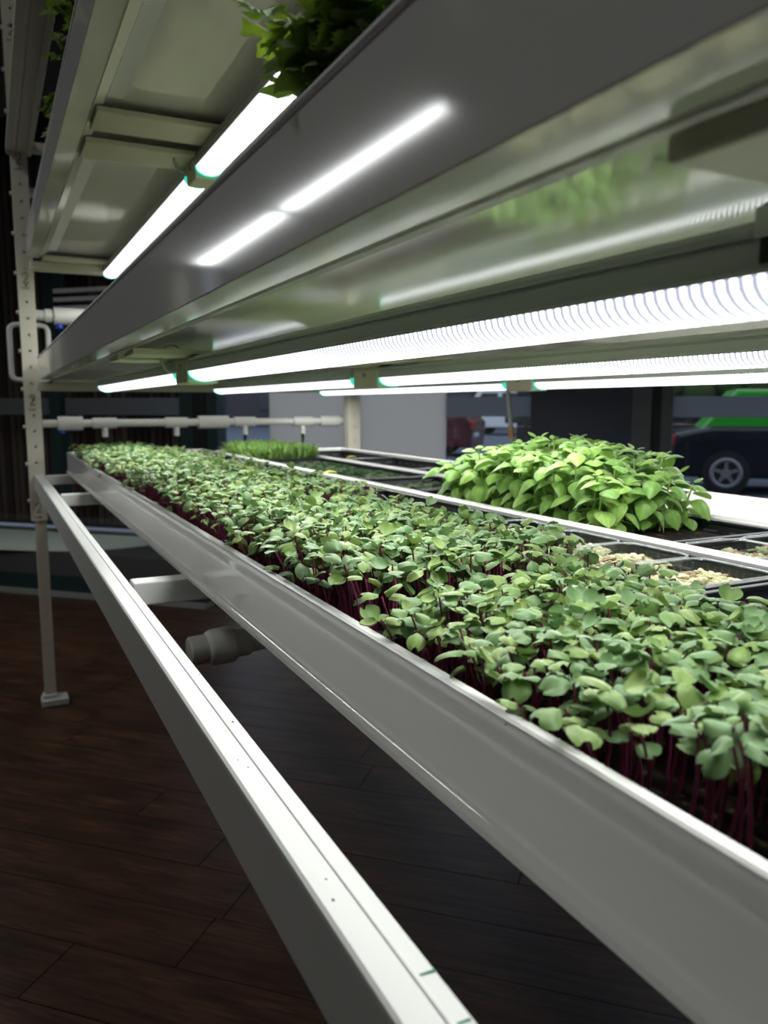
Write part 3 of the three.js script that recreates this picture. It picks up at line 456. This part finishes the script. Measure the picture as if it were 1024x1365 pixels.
{
  const R = rng(61), y0 = EYE + L1 - 0.024;
  for (let iz = 0; iz < 15; iz++) for (let ix = 0; ix < 5; ix++) {
    const fx = (ix + 0.5) / 5 + (R() - 0.5) * 0.10, fz = (iz + 0.5) / 15 + (R() - 0.5) * 0.04, x = 0.885 + 0.22 * fx, z = -1.515 + 0.515 * fz;
    const ez = Math.min(1, Math.min(fz * 3.0, (1 - fz) * 5.5)), ex = Math.min(1, Math.min(fx, 1 - fx) * 4), h = (0.070 + 0.066 * Math.pow(ez, 0.7)) * (0.86 + 0.14 * ex) * (0.88 + 0.22 * R());
    const p = thing('basil_plant', 'bushy bright green basil plant in the long black tray', 'basil plant', [x, y0, z], 'basil plants growing together');
    const lx = (fx - 0.5) * 0.5 + (R() - 0.5) * 0.2, lz = (fz < 0.15 ? -0.30 : fz > 0.88 ? 0.35 : 0) + (R() - 0.5) * 0.2, tip = [lx * h * 0.5, h, lz * h * 0.5];
    part('stem', tube([[0, 0, 0], [tip[0] * 0.35, h * 0.5, tip[2] * 0.35], tip], 0.0016, 6, 5), M.basilStem, p);
    const a0 = R() * 6.28, mat = M.basil[Math.floor(R() * 4)];
    const nodes = [[1.0, 4, 2, 0.45, 0.8], [0.97, 2, 2, 0.10, 1.0], [0.84, 1, 2, -0.10, 1.05], [0.66, 3, 2, -0.30, 1.0]]; if (ez < 1 || ex < 0.7) nodes.push([0.46, 3, 2, -0.45, 0.95], [0.28, 1, 2, -0.4, 0.9]);
    nodes.forEach(([f, gi, n, up, sc], k) => { for (let i = 0; i < n; i++) { const m = part('leaf', basilGeo[k === 0 ? 4 : (gi + Math.floor(R() * 2)) % 4], R() < 0.75 ? mat : M.basil[Math.floor(R() * 4)], p, [tip[0] * f, h * f, tip[2] * f]); m.rotation.order = 'YXZ'; m.rotation.set(-(up + (R() - 0.5) * 0.5), a0 + k * 1.57 + i * Math.PI + (R() - 0.5) * 0.6, (R() - 0.5) * 0.5); const q = sc * (0.85 + 0.35 * R()); m.scale.setScalar(q); } });
  }
}
// ---------------------------------------------------------------- parsley on the tier above
const parsleyGeo = [0, 1, 2].map((k) => {
  const R = rng(400 + k), s = new THREE.Shape(), pts = [], lobes = [[-1.25, 0.60], [-0.62, 0.80], [0, 1.0], [0.62, 0.80], [1.25, 0.60]], L = 0.026;
  pts.push([0.001, 0]);
  for (const [a, r] of lobes) for (const [da, rr] of [[-0.29, 0.58], [-0.25, 0.80], [-0.20, 0.78], [-0.15, 0.94], [-0.07, 0.91], [0.0, 1.0], [0.07, 0.91], [0.15, 0.95], [0.20, 0.79], [0.25, 0.81], [0.29, 0.58]]) { const q = L * r * rr * (0.9 + 0.2 * R()), b = a + da * 1.05 + (R() - 0.5) * 0.04; pts.push([Math.sin(b) * q, Math.cos(b) * q]); }
  pts.push([-0.001, 0]); s.setFromPoints(pts.map(([x, y]) => new THREE.Vector2(x, y)));
  const g = new THREE.ShapeGeometry(s).rotateX(Math.PI / 2), p = g.attributes.position;
  for (let i = 0; i < p.count; i++) { const x = p.getX(i), z = p.getZ(i); p.setY(i, 0.0035 * Math.sin(x * 260 + k) * Math.cos(z * 210) - 6 * x * x - 4 * z * z); } g.computeVertexNormals(); return g;
});
M.parsley = [[0.19, 0.31, 0.026], [0.25, 0.38, 0.034], [0.14, 0.25, 0.024]].map((c) => phys(new THREE.Color().setRGB(...c), 0.92, { transmission: 0.6, thickness: 0, ior: 1.4 }));
function parsley(label, x, y, z, seed, stems, reach, lean, h, group) {
  const R = rng(seed), g = thing('parsley_plant', label, 'herb', [x, EYE + y, z], group);
  for (let i = 0; i < stems; i++) {
    const a = R() * 6.28, hh = h * (0.6 + 0.5 * R()), tip = new THREE.Vector3(Math.cos(a) * reach * R() + lean[0] * R(), hh, Math.sin(a) * reach * R() + lean[1] * R());
    part('stalk', tube([[0, 0, 0], [tip.x * 0.3, hh * 0.6, tip.z * 0.3], tip.toArray()], 0.0011, 6, 4), M.basilStem, g);
    for (let k = 0; k < 4; k++) { const m = part('leaf', parsleyGeo[Math.floor(R() * 3)], M.parsley[Math.floor(R() * 3)], g, [tip.x + (R() - 0.5) * 0.022, tip.y + (R() - 0.5) * 0.018, tip.z + (R() - 0.5) * 0.022]); m.rotation.order = 'YXZ'; m.rotation.set((R() - 0.3) * 1.3, R() * 6.28, (R() - 0.5) * 1.2); m.scale.setScalar(0.9 + 0.7 * R()); }
  }
}
{ const t = seedTray('black tray of parsley on the tier above the radish', 0.20, 0.46, -1.00, -0.42, 0.183, null, 0.03); soil(t, 0.26, 0.58, 0.02);
  [[0.222, -0.50], [0.224, -0.535], [0.226, -0.455], [0.255, -0.55], [0.262, -0.50], [0.30, -0.56], [0.27, -0.45]].forEach(([x, z], i) => parsley('leafy parsley with jagged leaves spilling over the glossy trough rim', x, 0.172, z, 500 + i, 9, 0.032, [-0.012, 0], 0.072, 'parsley over the trough rim'));
  const t3 = seedTray('black tray of leafy herbs on the topmost tier', 0.185, 0.445, -2.60, -1.10, 0.656, null, 0.045); soil(t3, 0.26, 1.5, 0.03);
  // low greens filling the rest of the tier over the radish
  [[0.47, 0.82, 'tray of low greens on the middle of the tier over the radish'], [0.83, 1.16, 'tray of low greens on the second row of the tier over the radish'], [1.17, 1.485, 'tray of low greens on the window side of the tier over the radish']].forEach(([a, b, l], i) => { const q = seedTray('black ' + l, a, b, -3.5, 0.5, 0.183, null, 0.03); soil(q, b - a, 4.0, 0.02); sprouts('low_greens', 'carpet of ' + l.replace('tray of ', ''), a + 0.015, b - 0.015, -3.48, 0.3, EYE + 0.173, 3200, 0.032, [leafMat(0.20, 0.24, 0.11), leafMat(0.24, 0.25, 0.14)], tuftGeo, 700 + i); });
  const q4 = seedTray('black tray of low greens behind the glossy trough rim, past the parsley', 0.20, 0.46, -3.5, -1.02, 0.183, null, 0.03); soil(q4, 0.26, 2.48, 0.02); sprouts('low_greens', 'carpet of low greens behind the glossy trough rim, past the parsley', 0.22, 0.45, -3.48, -1.04, EYE + 0.171, 1300, 0.02, [leafMat(0.20, 0.24, 0.11), leafMat(0.24, 0.25, 0.14)], tuftGeo, 710);
  [[0.22, -1.25], [0.24, -1.5], [0.225, -1.72], [0.24, -2.0], [0.23, -2.35]].forEach(([x, z], i) => parsley('leafy green herb on the topmost trough, under the top beam', x, 0.63, z, 600 + i, 16, 0.085, [0, 0], 0.17, 'herbs on the topmost trough')); }
// ---------------------------------------------------------------- the street outside
structure('ground', rb(-60, 60, -0.3, -0.02, WV + 0.5, 75), std(rgb(86, 94, 108), 0.85), 'grey asphalt street outside the window', 'street');
structure('pavement', rb(-60, 60, -0.28, -0.005, WV + 0.13, WV + 3.0), std(rgb(104, 108, 116), 0.85), 'grey pavement outside the window', 'pavement');
{ const l = thing('road_line', 'pale painted line across the asphalt street', 'marking'); part('stripe', rb(-14, 14, -0.022, -0.016, 17.6, 17.9), std(rgb(150, 156, 166), 0.8), l); }
{ const b = thing('shop_building', 'dark building across the street with windows', 'building'); part('facade', rb(-50, 50, 0, 11, 46, 54), std(rgb(72, 70, 74), 0.9), b);
  const g = rb(-0.8, 0.8, 0, 2.0, -0.05, 0.05), f = std(rgb(44, 52, 62), 0.2); for (let k = 0; k < 2; k++) for (let i = 0; i < 18; i++) { const [x, z] = room(-38 + i * 4, 45.95); part('window', g, f, b, [x, 1.0 + k * 3.6, z]); } 
  const h = thing('hedge_wall', 'dark low wall with planting behind the black car', 'wall'); part('wall', rb(-2.5, 9, 0, 2.6, 17.5, 17.9), std(rgb(40, 40, 42), 0.9), h); const R = rng(31), G = new THREE.IcosahedronGeometry(0.35, 1); for (let i = 0; i < 9; i++) { const [x, z] = room(0.6 + i * 0.55, 17.3); part('shrub', G, leafMat(0.06 + 0.05 * R(), 0.10 + 0.05 * R(), 0.03), h, [x, 1.5 + R() * 0.4, z]); } }
function car(name, label, u, v, turn, C) {
  const [x, z] = room(u, v), g = thing(name, label, 'car', [x, -0.02, z]); g.rotation.y = ROOM_TURN + turn; const W = C.w;
  const sh = new THREE.Shape(C.side.map((p) => new THREE.Vector2(...p)));
  part('body', new THREE.ExtrudeGeometry(sh, { depth: W - 0.12, bevelEnabled: true, bevelSize: 0.06, bevelThickness: 0.06, bevelSegments: 2 }).translate(0, 0, -W / 2 + 0.06), C.paint, g);
  const cs = new THREE.Shape(C.cabin.map((p) => new THREE.Vector2(...p)));
  const cab = part('cabin', new THREE.ExtrudeGeometry(cs, { depth: W - 0.36, bevelEnabled: true, bevelSize: 0.05, bevelThickness: 0.08, bevelSegments: 2 }).translate(0, 0, -W / 2 + 0.18), C.roof ?? C.paint, g);
  for (const q of C.windows) for (const s of [-1, 1]) part('side_window', new THREE.ExtrudeGeometry(new THREE.Shape(q.map((p) => new THREE.Vector2(...p))), { depth: 0.02, bevelEnabled: false }).translate(0, 0, s * (W / 2 - 0.095) - 0.01), C.glass, cab);
  for (const wx of C.wheels) for (const s of [-1, 1]) { const w = part('wheel', new THREE.CylinderGeometry(C.wr, C.wr, 0.22, 28).rotateX(Math.PI / 2), M.black, g, [wx, C.wr, s * (W / 2 - 0.08)]); part('hub', merge([new THREE.TorusGeometry(C.wr * 0.60, 0.035, 6, 24), new THREE.CylinderGeometry(C.wr * 0.22, C.wr * 0.22, 0.04, 12).rotateX(Math.PI / 2), ...[0, 1, 2, 3, 4].map((k) => bx(-0.025, 0.025, 0, C.wr * 0.6, -0.01, 0.01).rotateZ(k * 1.2566))]), C.hub ?? std(rgb(130, 130, 134), 0.4, { metalness: 0.5 }), w, [0, 0, s * 0.115]); }
  for (const e of C.extra ?? []) part(e[0], rbx(...e[1], 0.02), e[2], g);
  return g;
}
const gl = std(rgb(18, 24, 30), 0.12), blackPaint = phys(rgb(16, 19, 26), 0.25), greenPaint = phys(rgb(40, 150, 36), 0.3), whitePaint = phys(rgb(212, 216, 220), 0.35), maroon = phys(rgb(74, 18, 34), 0.3), redLamp = std(rgb(150, 20, 24), 0.3), pale2 = std(rgb(200, 204, 210), 0.3);
car('parked_car', 'black car with green side panels parked outside the glass front', 0.55, 13.5, 0, { w: 1.8, wr: 0.33, wheels: [0.72, 3.4], paint: blackPaint, roof: greenPaint, glass: gl,
  side: [[0.05, 0.32], [0, 0.55], [0.06, 0.85], [0.5, 0.95], [4.2, 0.95], [4.35, 0.6], [4.3, 0.3]], cabin: [[0.35, 0.92], [0.85, 1.5], [3.6, 1.5], [4.15, 0.92]], windows: [[[1.4, 0.98], [1.5, 1.08], [2.4, 1.08], [2.4, 0.98]], [[2.5, 0.98], [2.5, 1.42], [3.4, 1.42], [3.7, 0.98]]],
  extra: [['green_panel', [1.55, 3.3, 0.42, 0.70, 0.86, 0.915], greenPaint], ['plate_frame', [1.42, 1.46, 0.66, 0.88, 0.88, 0.93], pale2], ['plate_frame', [1.42, 2.0, 0.85, 0.88, 0.88, 0.93], pale2], ['plate_frame', [1.42, 2.0, 0.66, 0.69, 0.88, 0.93], pale2], ['tail_light', [-0.03, 0.12, 0.72, 0.88, 0.55, 0.86], redLamp], ['bumper', [-0.06, 0.3, 0.36, 0.62, -0.8, 0.88], std(rgb(70, 78, 92), 0.4)]] });
car('parked_van', 'white van with dark windscreen parked across the street', -7.6, 36.5, -0.25, { w: 1.9, wr: 0.36, wheels: [0.8, 3.6], paint: whitePaint, glass: gl,
  side: [[0, 0.4], [0, 0.9], [0.3, 1.1], [4.6, 1.15], [4.7, 0.4]], cabin: [[0.5, 1.08], [1.1, 2.0], [4.5, 2.05], [4.6, 1.1]], windows: [[[0.8, 1.2], [1.25, 1.85], [2.0, 1.85], [2.0, 1.2]], [[2.2, 1.2], [2.2, 1.85], [3.2, 1.85], [3.2, 1.2]]], extra: [['grille', [2.4, 4.0, 0.55, 0.95, 0.9, 0.985], gl]] });
car('parked_car', 'dark maroon car parked outside beside the frosted panels', -8.35, 20.8, 0, { w: 1.8, wr: 0.33, wheels: [0.8, 3.4], paint: maroon, glass: gl,
  side: [[0, 0.3], [0, 0.7], [0.9, 0.92], [4.2, 1.0], [4.35, 0.85], [4.3, 0.3]], cabin: [[0.9, 0.9], [1.6, 1.42], [3.2, 1.44], [4.05, 0.98]], windows: [[[1.2, 0.98], [1.65, 1.36], [2.4, 1.36], [2.4, 0.98]], [[2.5, 0.98], [2.5, 1.36], [3.2, 1.36], [3.7, 0.98]]], extra: [['tail_light', [4.2, 4.42, 0.72, 0.92, 0.5, 0.9], redLamp], ['plate', [4.33, 4.44, 0.5, 0.62, 0.2, 0.7], pale2]] });
scene.traverse((o) => { if (o.isMesh) { o.castShadow = true; o.receiveShadow = true; } });
renderer.render(scene, camera);
